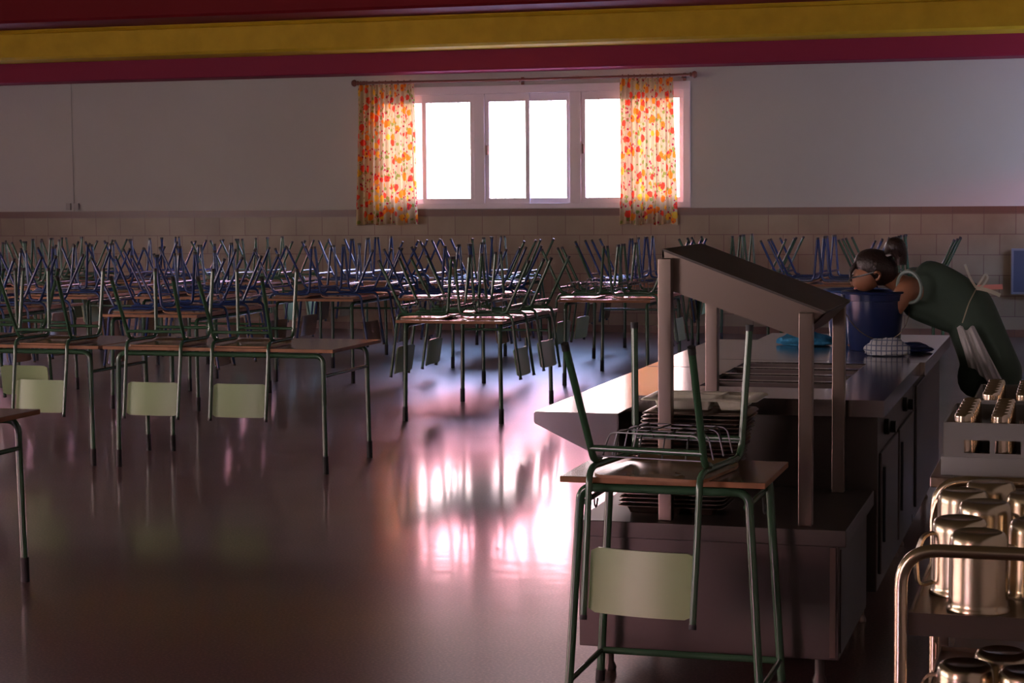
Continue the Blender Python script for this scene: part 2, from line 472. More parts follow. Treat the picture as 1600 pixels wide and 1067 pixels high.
for bx in (-L+.10, 0, L-.16):
    b = bmesh.new(); box(b, bx-.015, bx+.015, 0.0, .13, -.035, -.012, bevel=.003); box(b, bx-.02, bx+.02, .115, .13, -.07, .03, bevel=.003)
    obj('bracket', b, RODW, rod)

def curtain(xa, xb, ztop, zbot, lab, seed, bot_extra):
    rnd = random.Random(seed)
    c = thing('curtain', lab, 'curtain', ((xa+xb)/2, RODY, zbot), group='floral curtains at the far window')
    b = bmesh.new(); uvl = b.loops.layers.uv.new('UVMap')
    NU, NV = 150, 30; H = ztop-zbot; W = xb-xa
    ph = [rnd.uniform(0, 6) for _ in range(5)]
    vs = []
    for j in range(NV+1):
        t = j/NV; row = []
        for i in range(NU+1):
            s = i/NU
            spread = 1+bot_extra*(1-t)**1.3
            fold = math.sin(s*2*PI*11+ph[0]+.6*math.sin(s*9+ph[1]))
            fold2 = math.sin(s*2*PI*5+ph[2]+(1-t)*1.4)
            x = (s-.5)*W*spread+.010*fold2*(1-t)+.04*(1-t)*math.sin(t*3+ph[4])*0.3
            y = .028*fold*(.75+.35*(1-t))+.02*fold2*(1-t)
            if t > .93: y *= .7
            z = t*H + (.012*math.sin(s*19+ph[3]) if j == 0 else 0)
            row.append((b.verts.new((x, y, z)), s*W*2.0, t*H))
        vs.append(row)
    for j in range(NV):
        for i in range(NU):
            q = [vs[j][i], vs[j][i+1], vs[j+1][i+1], vs[j+1][i]]
            f = b.faces.new([p[0] for p in q])
            for lp, p in zip(f.loops, q): lp[uvl].uv = (p[1], p[2])
    obj('cloth', b, CURT, c)
    n = 9
    for i in range(n):
        rx = (-.5+(i+.5)/n)*W
        b = bmesh.new()
        R = .026
        tube(b, [(rx, R*math.cos(a*PI/8), (RODZ-zbot)-.004+R*math.sin(a*PI/8)) for a in range(16)], .004, seg=6, close=True)
        obj('ring', b, RODW, c)
curtain(-8.80, -8.05, 3.10, 1.34, 'left floral curtain drawn aside, glowing orange and cream', 3, .12)
curtain(-5.40, -4.74, 3.10, 1.33, 'right floral curtain bunched with its top corner hanging loose', 8, .10)

# wall fittings
bd = thing('notice_board', 'dark slate board mounted low on the tiled wall at right', 'board', (-.39, WY-.012, .52))
bmx = bmesh.new(); box(bmx, -.36, .36, -.05, 0, 0, .50, bevel=.006); obj('board_panel', bmx, BOARD, bd)
bmx = bmesh.new(); grid_slab(bmx, 'y', -.056, -.03, [-.375, .375], [-.015, .515], [(-.35, .35, .01, .49)]); obj('board_frame', bmx, BOARDFR, bd)
sk = thing('wall_socket', 'small double socket on the far wall beside the joint', 'socket', (-12.93, WY-.012, 1.545))
bmx = BX(-.10, -.03, -.03, 0, 0, .09, bevel=.004); obj('socket_cover', bmx, SOCKET, sk)
bmx = BX(.02, .09, -.03, 0, 0, .09, bevel=.004); obj('socket_cover', bmx, SOCKET, sk)

# ------------------------------------------------------------------ school chair
SH = .44
def make_chair(fm, pm, sm, label, basket=False):
    t = thing('school_chair', label, 'chair')
    for sx in (-1, 1):
        X = .187*sx
        # front leg bends into the short rail end
        l = obj('leg', TB([(.205*sx, .238, -.030), (X, .20, .405), (X, .10, .405)], .0125, rad=.05, seg=8), fm, t)
        obj('foot_cap', TB([(.2052*sx, .2385, -.033), (.2045*sx, .2372, -.012)], .0138, seg=8), RUBBER, l)
        l = obj('leg', TB([(.21*sx, -.345, .0), (X+.002*sx, -.165, .385), (X+.002*sx, -.12, .392)], .0125, rad=.04, seg=8), fm, t)
        obj('foot_cap', TB([(.2103*sx, -.3462, -.003), (.2093*sx, -.337, .018)], .0138, seg=8), RUBBER, l)
        p = obj('side_tube', TB([(X, .10, .405), (X, -.205, .405), (X, -.222, .56), (.185*sx, -.268, .880)], .0115, rad=[0, .05, .08, 0], seg=8), fm, t)
        obj('tube_cap', TB([(.185*sx, -.2665, .873), (.185*sx, -.269, .888)], .013, seg=8), RUBBER, p)
    obj('crossbar', TB([(-.188, .203, .345), (.188, .203, .345)], .0105, seg=8), fm, t)
    obj('crossbar', TB([(-.193, -.186, .345), (.193, -.186, .345)], .0105, seg=8), fm, t)
    # seat panel, dished, rounded corners
    b = bmesh.new(); n = 14; top = []; bot = []
    for j in range(n+1):
        v = j/n; y = -.19+.395*v; ra = []; rb = []
        for i in range(n+1):
            u = i/n*2-1; e = min(v, 1-v)*n
            w = .19 if e >= 1.5 else .19-.028*(1-e/1.5)**2
            z = .4395-.010*(1-u*u)*math.sin(PI*v)-.016*max(0, (v-.82)/.18)**2
            ra.append(b.verts.new((u*w, y, z))); rb.append(b.verts.new((u*w, y, z-.010)))
        top.append(ra); bot.append(rb)
    for j in range(n):
        for i in range(n):
            b.faces.new((top[j][i], top[j][i+1], top[j+1][i+1], top[j+1][i])).material_index = 0
            b.faces.new((bot[j][i], bot[j+1][i], bot[j+1][i+1], bot[j][i+1])).material_index = 0
    for i in range(n):
        for (A, B, p, q) in ((top[0], bot[0], i, i+1), (top[n], bot[n], i+1, i)):
            b.faces.new((A[q], A[p], B[p], B[q])).material_index = 1
        b.faces.new((top[i][0], top[i+1][0], bot[i+1][0], bot[i][0])).material_index = 1
        b.faces.new((top[i+1][n], top[i][n], bot[i][n], bot[i+1][n])).material_index = 1
    obj('seat', b, [sm, PLYEDGE], t)
    # curved backrest between the posts
    b = bmesh.new(); n = 14; nz = 5; F = []; Bk = []
    for j in range(nz+1):
        v = j/nz; z = .660+.205*v; yc = -.222-.045*(z-.56)/.32; rf = []; rb = []
        for i in range(n+1):
            u = i/n*2-1; w = .178-(.010 if j in (0, nz) and False else 0)
            cz = z
            if abs(u) > .93: cz = z+(.012 if j == 0 else -.012 if j == nz else 0)
            y = yc+.012-.020*(1-u*u)+.012
            rf.append(b.verts.new((u*w, y+.005, cz))); rb.append(b.verts.new((u*w, y-.005, cz)))
        F.append(rf); Bk.append(rb)
    for j in range(nz):
        for i in range(n):
            b.faces.new((F[j][i], F[j][i+1], F[j+1][i+1], F[j+1][i])); b.faces.new((Bk[j][i], Bk[j+1][i], Bk[j+1][i+1], Bk[j][i+1]))
        b.faces.new((F[j][0], F[j+1][0], Bk[j+1][0], Bk[j][0])).material_index = 1
        b.faces.new((F[j+1][n], F[j][n], Bk[j][n], Bk[j+1][n])).material_index = 1
    for i in range(n):
        b.faces.new((F[0][i+1], F[0][i], Bk[0][i], Bk[0][i+1])).material_index = 1
        b.faces.new((F[nz][i], F[nz][i+1], Bk[nz][i+1], Bk[nz][i])).material_index = 1
    obj('backrest', b, [pm, pm], t)
    if basket:
        b = bmesh.new(); r = .0028
        zt, zb = .385, .30
        tube(b, [(-.175, -.13, zt), (-.15, -.12, zb), (.15, -.12, zb), (.175, -.13, zt)], r, seg=6, rad=.02)
        for y in (-.04, .06, .15):
            tube(b, [(-.175, y, zt), (-.155, y, zb), (.155, y, zb), (.175, y, zt)], r, seg=6, rad=.025)
        for x in (-.12, -.04, .04, .12):
            tube(b, [(x, -.15, zt-.01), (x, -.12, zb), (x, .17, zb), (x, .195, zt-.03)], r, seg=6, rad=.02)
        tube(b, [(-.18, -.15, zt-.01), (.18, -.15, zt-.01)], r, seg=6); tube(b, [(-.18, .195, zt-.03), (.18, .195, zt-.03)], r, seg=6)
        obj('book_basket', b, WIRE, t)
    return t

# ------------------------------------------------------------------ tables
TZ = .77
def make_table(Lx, Dy, label, m_top=TOPLAM, fm=GREEN, name='dining_table'):
    """centre at the origin; long side along x"""
    t = thing(name, label, 'table')
    hx, hy = Lx/2, Dy/2
    b = bmesh.new(); fs = box(b, -hx, hx, -hy, hy, TZ-.022, TZ, bevel=.003)
    for f in b.faces:
        f.material_index = 1 if abs(f.calc_center_median().z-(TZ-.011)) < .0105 else 0
    obj('tabletop', b, [m_top, PLYEDGE], t)
    lx, ly = hx-.075, hy-.05
    zr = TZ-.045
    for sy in (-1, 1):
        obj('frame_rail', TB([(-lx+.13, sy*ly, zr), (lx-.13, sy*ly, zr)], .0165, seg=10), fm, t)
        for sx in (-1, 1):
            l = obj('leg', TB([(sx*(lx-.13), sy*ly, zr), (sx*(lx-.01), sy*ly, zr), (sx*lx, sy*(ly+.01), .0)], .0165, seg=10, rad=.12, n=7), fm, t)
            obj('rubber_foot', TB([(sx*lx, sy*(ly+.01), -.0), (sx*(lx-.001), sy*(ly+.0095), .11)], .0195, seg=10), RUBBER, l)
    for sx in (1,):
        obj('stretcher', TB([(sx*(lx-.006), -ly, .60), (sx*(lx-.006), ly, .60)], .011, seg=8), fm, t)
    return t

def make_desk(label, loc):
    t = thing('school_desk', label, 'desk', loc)
    TZ = .79
    hx, hy = .335, .25
    b = bmesh.new(); box(b, -hx, hx, -hy, hy, TZ-.020, TZ, bevel=.003)
    for f in b.faces: f.material_index = 1 if abs(f.calc_center_median().z-(TZ-.010)) < .0095 else 0
    obj('desktop', b, [TOPLAM, PLYEDGE], t)
    lx, ly = .275, .205; zr = TZ-.04; r = .0145
    for sy in (-1, 1):
        obj('frame_rail', TB([(-lx+.09, sy*ly, zr), (lx-.09, sy*ly, zr)], r, seg=12), GREEN, t)
        for sx in (-1, 1):
            l = obj('leg', TB([(sx*(lx-.09), sy*ly, zr), (sx*lx, sy*ly, zr), (sx*(lx+.045), sy*(ly+.02), 0)], r, seg=12, rad=.09, n=8), GREEN, t)
            obj('rubber_foot', TB([(sx*(lx+.045), sy*(ly+.02), 0), (sx*(lx+.0425), sy*(ly+.019), .04)], .017, seg=12), RUBBER, l)
    for sx in (-1, 1):
        s_ = obj('side_stretcher', TB([(sx*(lx+.038), -ly-.015, .11), (sx*(lx+.038), ly+.015, .11)], .010, seg=8), GREEN, t)
        obj('side_rail', TB([(sx*(lx-.01), -ly+.01, .70), (sx*(lx-.01), ly-.01, .70)], .009, seg=8), GREEN, t)
        obj('bag_hook', TB([(sx*(lx+.01), .02, .70), (sx*(lx+.012), .02, .655), (sx*(lx+.012), .05, .64), (sx*(lx+.012), .07, .67)], .0035, seg=6, rad=.02), WIRE, t)
    obj('rear_stretcher', TB([(-lx-.038, ly+.015, .11), (lx+.038, ly+.015, .11)], .0125, seg=10), GREEN, t)
    return t

chairs = {}
def chair(color, basket, loc2, ang, label, group, tilt=0.0, z=TZ):
    """upturned chair: seat on the table top. ang = direction the backrest points (radians, world)"""
    key = (color, basket)
    rz = ang+PI/2            # local -y is the back
    # flip about the local y axis, then turn
    rot = (Matrix.Rotation(rz, 4, 'Z') @ Matrix.Rotation(tilt, 4, 'X') @ Matrix.Rotation(PI, 4, 'Y')).to_euler()
    loc = (loc2[0], loc2[1], z+SH+.001)
    if key not in chairs:
        fm, pm, sm = {'green': (GREEN, OLIVE, WOODSEAT), 'blue': (BLUE, WOODSEAT, WOODSEAT)}[color]
        c = make_chair(fm, pm, sm, label, basket)
        c.location = loc; c.rotation_euler = rot; c['group'] = group
        chairs[key] = c
        return c
    return copy_tree(chairs[key], loc, rot, label, group)

tproto = {}
def table(cx, cy, rz, label, group):
    if 't' not in tproto:
        t = make_table(1.56, .84, label); t.location = (cx, cy, 0); t.rotation_euler = (0, 0, rz); t['group'] = group; tproto['t'] = t
        return t
    return copy_tree(tproto['t'], (cx, cy, 0), (0, 0, rz), label, group)

S, Wd = -PI/2, PI            # backrest towards the camera / towards the left wall
GC = 'upturned chairs in the dining hall'
# front row, long side to the camera
table(-5.13, 11.27, 0, 'brown table in the front row with bare glossy right half', 'tables set parallel to the far wall')
table(-6.72, 11.27, 0, 'brown table in the front row, cut by left picture edge', 'tables set parallel to the far wall')
chair('green', False, (-5.545, 11.04), S+.0, 'upturned green chair on front row table, backrest hanging just right of table joint', GC)
chair('green', False, (-4.965, 11.05), S+.02, 'upturned green chair on front row table, nearest the bare glossy end', GC)
chair('green', False, (-6.33, 11.04), S-.02, 'upturned green chair on front row table at left, pale backrest hanging in front', GC)
chair('green', False, (-6.93, 11.06), S, 'upturned green chair on the front row, cut by the left picture edge', GC)
chair('green', False, (-6.98, 11.50), -S+.03, 'upturned green chair on far side of left front row table, backrest behind', GC)
table(-5.19, 7.10, 0, 'brown table cut off by the left picture edge, only its corner showing', 'tables set parallel to the far wall')

# single desk and its chair in the foreground
make_desk('single green framed school desk with brown top in the right foreground', (-1.275, 6.215, 0))
chair('green', True, (-1.287, 6.113), S-.15, 'upturned green chair with wire book basket on the single foreground desk', GC, z=.79)

# rows of turned tables
def vtable(cx, cy, color, nick, tlabel, sides='LR', n=2, basket=False, rz=0.0):
    table(cx, cy, PI/2+rz, tlabel, 'tables set end-on to the far wall')
    ys = {2: (-.42, .30), 3: (-.52, 0.0, .52)}[n]
    nm = {2: ('near end', 'far end'), 3: ('near end', 'middle', 'far end')}[n]
    for sd in sides:
        for i, dy in enumerate(ys):
            col = color if isinstance(color, str) else color[0 if sd == 'L' else 1]
            ang = (PI if sd == 'L' else 0)+random.uniform(-.09, .09)
            dx = -.250 if sd == 'L' else .235
            jj = random.uniform(-.03, .03)
            chair(col, basket and col == 'green', (cx+dx, cy+dy+jj), ang,
                  'upturned %s chair on %s side, %s, of %s' % (col, 'left' if sd == 'L' else 'right', nm[i], nick), GC)

vtable(-4.50, 14.32, 'green', 'table amid the pink floor reflection', 'brown table with green chairs standing amid the pink and blue floor light', n=2, basket=True)
vtable(-4.02, 17.20, 'green', 'table right behind the canopy post', 'brown table with green chairs just left of the canopy post', n=2, basket=True)
vtable(-7.12, 14.62, 'blue', 'table behind the front row chairs', 'brown table with blue chairs right behind the front row', n=2)
vtable(-6.72, 17.00, 'blue', 'table beyond the bare table end', 'brown table with blue chairs right beyond the bare end of the front row', n=2)
vtable(-9.40, 17.00, 'blue', 'leftmost third row table', 'brown table with blue chairs at the left, third row', n=2)
vtable(-8.15, 17.15, 'blue', 'table in third row, second from left', 'brown table with blue chairs, third row, second from left', n=2)
vtable(-8.95, 14.55, 'blue', 'leftmost second row table', 'brown table with blue chairs at the left edge, second row', n=2)
vtable(-10.90, 18.6, 'green', 'table at the left edge', 'brown table with green chairs by the left picture edge', n=2)
vtable(-5.55, 17.25, 'blue', 'third row table behind green chairs', 'brown table with blue chairs behind the lone green chair table', n=2)
vtable(-6.20, 20.10, ('blue', 'green'), 'back row table below the window', 'brown table in back row below the middle of window', n=2)
vtable(-7.50, 20.00, 'blue', 'back row table below left curtain', 'brown table in back row below left curtain', n=2)
vtable(-8.85, 20.05, 'green', 'back row table left of left curtain', 'brown table in back row just left of left curtain', n=2)
vtable(-10.15, 20.00, 'blue', 'back row table, fifth from canopy', 'brown table in back row, middle of the blank wall', n=2)
vtable(-11.45, 20.10, 'green', 'back row table at far left', 'brown table in back row at the far left', n=2)
vtable(-4.45, 20.00, 'blue', 'back row table below right curtain', 'brown table in back row below the right curtain', n=2)
vtable(-3.55, 21.00, 'green', 'back row table behind the canopy top', 'brown table in back row behind the canopy top', n=2)
vtable(-2.55, 20.30, 'blue', 'table behind the woman, nearer one', 'brown table with blue chairs seen over the canopy, behind the woman', n=2)
vtable(-1.80, 20.60, ('green', 'green'), 'table right behind the woman', 'brown table with green chairs against the wall behind the woman', n=2)

# ------------------------------------------------------------------ serving counter
LU = thing('low_serving_unit', 'low stainless steel unit with closed front below the canopy, nearest the camera', 'serving counter', (-1.22, 6.95, 0))
def loc(bm, o):
    bmesh.ops.translate(bm, verts=bm.verts[:], vec=-V(o.location)); return bm
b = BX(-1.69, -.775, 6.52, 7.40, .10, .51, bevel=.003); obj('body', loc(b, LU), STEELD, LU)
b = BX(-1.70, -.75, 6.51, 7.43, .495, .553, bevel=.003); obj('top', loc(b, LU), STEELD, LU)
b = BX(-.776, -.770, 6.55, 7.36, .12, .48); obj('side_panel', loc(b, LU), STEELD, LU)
b = BX(-.805, -.785, 6.514, 6.522, .11, .49); obj('corner_strip', loc(b, LU), STEEL, LU)
for (fx, fy) in ((-1.6, 6.6), (-.85, 6.6), (-1.6, 7.3), (-.85, 7.3)):
    bb = LT([(0.001, 0), (.024, 0), (.026, .01), (.017, .03), (.017, .10), (0.001, .10)], seg=14)
    bmesh.ops.translate(bb, verts=bb.verts[:], vec=(fx, fy, 0)); obj('foot', loc(bb, LU), STEELD, LU)

HU = thing('bain_marie_counter', 'steel counter with four sunken food wells behind the canopy', 'serving counter', (-1.2, 8.32, 0))
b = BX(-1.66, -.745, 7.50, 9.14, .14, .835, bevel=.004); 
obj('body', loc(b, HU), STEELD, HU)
wells = [(-1.52, -.95, 7.86+i*.305, 8.125+i*.305) for i in range(4)]
b = bmesh.new(); grid_slab(b, 'z', .835, .90, [-1.69, -.715], [7.44, 9.155], wells); obj('top', loc(b, HU), TOPSTEEL, HU, sm=False)
for w in wells:
    b = bmesh.new(); a0, a1, c0, c1 = w; e = .012
    grid_slab(b, 'z', .837, .893, [a0+.001, a1-.001], [c0+.001, c1-.001], [(a0+e, a1-e, c0+e, c1-e)])
    box(b, a0+.001, a1-.001, c0+.001, c1-.001, .8355, .8385)
    obj('food_well', loc(b, HU), WELL, HU, sm=False)
for i, yy in enumerate((7.78, 8.62)):
    b = LT([(.001, 0), (.032, 0), (.032, .018), (.024, .024), (.024, .045), (.001, .048)], seg=18)
    bmesh.ops.rotate(b, verts=b.verts[:], cent=(0, 0, 0), matrix=Matrix.Rotation(PI/2, 3, 'Y'))
    bmesh.ops.translate(b, verts=b.verts[:], vec=(-.745, yy, .76)); obj('control_knob', loc(b, HU), KNOBM, HU)
for a, c in ((7.56, 8.26), (8.34, 9.06)):
    b = BX(-.745, -.733, a, c, .20, .68, bevel=.004); d = obj('door', loc(b, HU), STEELD, HU)
    b = BX(-.733, -.722, a+.05, a+.075, .32, .62, bevel=.003); obj('door_handle', loc(b, HU), KNOBM, d)
for (fx, fy) in ((-1.58, 7.6), (-.82, 7.6), (-1.58, 9.0), (-.82, 9.0)):
    bb = LT([(0.001, 0), (.024, 0), (.026, .01), (.017, .03), (.017, .14), (0.001, .14)], seg=14)
    bmesh.ops.translate(bb, verts=bb.verts[:], vec=(fx, fy, 0)); obj('foot', loc(bb, HU), STEEL, HU)

FU = thing('worktop_counter', 'plain steel counter at the far end carrying the blue buckets', 'serving counter', (-1.2, 10.06, 0))
b = BX(-1.66, -.745, 9.17, 10.92, .14, .835, bevel=.004); obj('body', loc(b, FU), STEELD, FU)
b = BX(-1.69, -.69, 9.162, 10.94, .835, .90, bevel=.004); obj('top', loc(b, FU), TOPSTEEL, FU)
b = BX(-.745, -.733, 9.24, 9.86, .20, .78, bevel=.004); d = obj('door', loc(b, FU), STEELD, FU)
for (fx, fy) in ((-1.58, 9.3), (-.82, 9.3), (-1.58, 10.8), (-.82, 10.8)):
    bb = LT([(0.001, 0), (.024, 0), (.026, .01), (.017, .03), (.017, .14), (0.001, .14)], seg=14)
    bmesh.ops.translate(bb, verts=bb.verts[:], vec=(fx, fy, 0)); obj('foot', loc(bb, FU), STEEL, FU)

TS = thing('tray_slide', 'wide steel tray shelf with wedge underside along left of the counters', 'tray shelf', (-1.85, 9.2, .62))
b = prism_y([(-2.03, .86), (-2.03, .815), (-1.78, .70), (-1.692, .62), (-1.692, .86)], 7.14, 10.94)
bmesh.ops.bevel(b, geom=[e for e in b.edges if e.is_manifold], offset=.004, segments=2, affect='EDGES')
obj('shelf', loc(b, TS), TOPSTEEL, TS)
b = BX(-2.02, -1.70, 9.150, 9.156, .8602, .8612); obj('seam', loc(b, TS), WELL, TS)

# canopy on four posts
CN = thing('serving_canopy', 'slanted steel hood on four square posts over the low serving unit', 'canopy', (-1.12, 6.95, .553))
for (px, py, zt) in ((-1.388, 6.583, 1.475), (-.897, 6.583, 1.29), (-1.368, 7.36, 1.475), (-.878, 7.36, 1.29)):
    b = BX(px-.0235, px+.0235, py-.0235, py+.0235, .5535, zt, bevel=.003); obj('post', loc(b, CN), STEEL, CN)
b = bmesh.new()
def quadbox(b, pts, th, nrm):
    n = V(nrm).normalized()*th
    a = [b.verts.new(V(p)) for p in pts]; c = [b.verts.new(V(p)+n) for p in pts]
    k = len(pts)
    for i in range(k): b.faces.new((a[i], a[(i+1) % k], c[(i+1) % k], c[i]))
    b.faces.new(a[::-1]); b.faces.new(c)
yA, yB = 6.608, 7.33
quadbox(b, [(-1.405, yA, 1.50), (-.835, yA, 1.285), (-.835, yB, 1.285), (-1.405, yB, 1.50)], .008, (.35, 0, 1))
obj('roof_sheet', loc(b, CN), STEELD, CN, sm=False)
for (ya, th) in ((yA, .006), (yB, -.006)):
    b = bmesh.new(); quadbox(b, [(-1.405, ya, 1.50), (-.835, ya, 1.285), (-.925, ya, 1.20), (-1.405, ya, 1.372)], th, (0, 1, 0))
    obj('fascia', loc(b, CN), STEEL, CN, sm=False)
b = bmesh.new(); quadbox(b, [(-.835, yA, 1.285), (-.835, yB, 1.285), (-.925, yB, 1.20), (-.925, yA, 1.20)], .006, (-1, 0, 1))
obj('end_fascia', loc(b, CN), STEEL, CN, sm=False)
b = bmesh.new(); quadbox(b, [(-1.405, yA, 1.50), (-1.405, yB, 1.50), (-1.405, yB, 1.372), (-1.405, yA, 1.372)], .006, (1, 0, 0))
obj('end_fascia', loc(b, CN), STEEL, CN, sm=False)

# compartment trays
def tray_mesh(W=.37, D=.27, depth=.034):
    b = bmesh.new(); nx, ny = 44, 32
    comps = [(-.165, .045, -.115, .01), (.06, .165, -.115, .01), (-.165, -.055, .03, .115), (-.04, .055, .03, .115), (.07, .165, .03, .115)]
    def h(x, y):
        best = 0
        for (a, c, d, e) in comps:
            m = min(x-a, c-x, y-d, e-y)
            best = max(best, min(1, max(0, m/.016)))
        t = best; t = t*t*(3-2*t)
        ed = min(W/2-abs(x), D/2-abs(y))
        return -depth*t-(.006 if ed < .004 else 0)
    g0 = []; g1 = []
    for j in range(ny+1):
        r0 = []; r1 = []
        for i in range(nx+1):
            x = (i/nx-.5)*W; y = (j/ny-.5)*D
            R = .03; cx = max(0, abs(x)-(W/2-R)); cy = max(0, abs(y)-(D/2-R))
            if cx > 0 and cy > 0:
                d = max(cx, cy); l = math.hypot(cx, cy); f = d/l
                x2 = math.copysign(W/2-R+cx*f, x); y2 = math.copysign(D/2-R+cy*f, y)
            else: x2, y2 = x, y
            z = h(x, y)
            r0.append(b.verts.new((x2, y2, z))); r1.append(b.verts.new((x2, y2, z-.0018)))
        g0.append(r0); g1.append(r1)
    for j in range(ny):
        for i in range(nx):
            b.faces.new((g0[j][i], g0[j][i+1], g0[j+1][i+1], g0[j+1][i])); b.faces.new((g1[j][i], g1[j+1][i], g1[j+1][i+1], g1[j][i+1]))
    for i in range(nx):
        b.faces.new((g0[0][i+1], g0[0][i], g1[0][i], g1[0][i+1])); b.faces.new((g0[ny][i], g0[ny][i+1], g1[ny][i+1], g1[ny][i]))
    for j in range(ny):
        b.faces.new((g0[j][0], g0[j+1][0], g1[j+1][0], g1[j][0])); b.faces.new((g0[j+1][nx], g0[j][nx], g1[j][nx], g1[j+1][nx]))
    return b
TX, TY = -1.395, 6.80
tr = obj('food_tray', tray_mesh(.385, .27), STEEL); tr.location = (TX, TY, .59)
tag(tr, 'steel compartment tray at the bottom of the stack on the low unit', 'tray', 'steel compartment trays in the stack')
N = 23
for i in range(1, N):
    c = tr.copy(); COL.objects.link(c)
    c.location = (TX+.004*i+random.uniform(-.004, .004), TY+random.uniform(-.004, .004), .59+i*.0152)
    c.rotation_euler = (0, 0, random.uniform(-.012, .012))
    c['label'] = 'steel compartment tray within the stack under the cream tray'
    if i == N-1: c['label'] = 'topmost steel tray, right under the cream tray'
ct = obj('food_tray', tray_mesh(.42, .30, .042), CREAM); ct.location = (TX+.103, TY+.01, .59+(N-1)*.0152+.050)
tag(ct, 'cream plastic compartment tray on top of the tray stack', 'tray')

# ------------------------------------------------------------------ buckets and cloths
def bucket(label, loc, m, r0, r1, h, bail):
    t = thing('bucket', label, 'bucket', loc)
    pr = [(.001, 0), (r0, 0), (r0+.004, .006), (r1-.006, h-.05), (r1+.002, h-.048), (r1+.006, h-.015), (r1+.016, h-.012), (r1+.018, h-.004), (r1+.012, h), (r1, h), (r1-.008, h-.02), (r0-.004, .01), (.001, .008)]
    obj('pail', LT(pr, seg=40), m, t)
    for s in (0, 1):
        a = bail+s*PI; b = bmesh.new()
        box(b, -.018, .018, -.010, .010, -.022, .022, bevel=.004)
        bmesh.ops.rotate(b, verts=b.verts[:], cent=(0, 0, 0), matrix=Matrix.Rotation(a+PI/2, 3, 'Z'))
        bmesh.ops.translate(b, verts=b.verts[:], vec=((r1+.008)*math.cos(a), (r1+.008)*math.sin(a), h-.04)); obj('lug', b, m, t)
    pts = []
    for i in range(19):
        q = i/18*PI; u = math.cos(q); v = math.sin(q)
        ax = V((math.cos(bail), math.sin(bail), 0)); pe = V((-ax.y, ax.x, 0))
        if pe.y > 0: pe = -pe
        pts.append(ax*(r1+.022)*u + pe*(r1+.022)*v + V((0, 0, h-.04-.20*v)))
    obj('handle', TB(pts, .0025, seg=6), POT, t)
    return t
bucket('large dark blue bucket on the counter, woman leaning into it', (-1.00, 9.87, .901), BUCKB, .125, .152, .30, 0.35)
bucket('lighter blue bucket standing behind the dark blue one', (-1.135, 10.22, .901), BUCKL, .125, .155, .29, .8)

def cloth_blob(name, label, loc, sx, sy, sz, m, seed, cat, amp=.35, sub=4):
    b = bmesh.new(); bmesh.ops.create_icosphere(b, subdivisions=sub, radius=1)
    rnd = random.Random(seed); dirs = [(V((rnd.uniform(-1, 1), rnd.uniform(-1, 1), rnd.uniform(-1, 1))).normalized(), rnd.uniform(3, 8), rnd.uniform(0, 6)) for _ in range(7)]
    for v in b.verts:
        n = v.co.normalized(); d = sum(math.sin(n.dot(q)*f+p) for q, f, p in dirs)/7
        d = (1-abs(d)*2.2)*amp
        co = n*(1+d)
        z = co.z if co.z > 0 else co.z*.35
        v.co = V((co.x*sx, co.y*sy, max(z*sz+.30*sz, 0.001)))
    o = obj(name, b, m); o.location = loc
    return tag(o, label, cat)
cloth_blob('checked_cloth', 'crumpled grey checked cloth lying before the dark blue bucket', (-.90, 9.50, .901), .095, .055, .062, CHECK, 4, 'cloth', .25)
cloth_blob('turquoise_towel', 'turquoise towel lying on the counter left of the buckets', (-1.38, 10.10, .901), .12, .09, .045, TOWELB, 5, 'towel')
cloth_blob('blue_cloth', 'dark blue cloth on the counter right of the checked cloth', (-.80, 9.78, .901), .08, .06, .03, BUCKB, 9, 'cloth')

# ------------------------------------------------------------------ woman
def skinned(name, nodes, edges, m, parent, levels=2, root=0):
    me = bpy.data.meshes.new(name); bm_ = bmesh.new()
    sl = bm_.verts.layers.skin.verify(); vs = []
    for i, (p, r) in enumerate(nodes):
        v = bm_.verts.new(p); rr = r if isinstance(r, tuple) else (r, r)
        v[sl].radius = rr; v[sl].use_root = (i == root); vs.append(v)
    for a, c in edges: bm_.edges.new((vs[a], vs[c]))
    bm_.to_mesh(me); bm_.free(); me.materials.append(m)
    o = bpy.data.objects.new(name, me); COL.objects.link(o); o.parent = parent
    sk_ = o.modifiers.new('Skin', 'SKIN'); sk_.use_smooth_shade = True; sk_.branch_smoothing = .6
    ss = o.modifiers.new('Sub', 'SUBSURF'); ss.levels = levels; ss.render_levels = levels
    return o
def bake(o):
    dg = bpy.context.evaluated_depsgraph_get(); ev = o.evaluated_get(dg)
    me = bpy.data.meshes.new_from_object(ev); o.modifiers.clear(); o.data = me
    for p in me.polygons: p.use_smooth = True
    return o

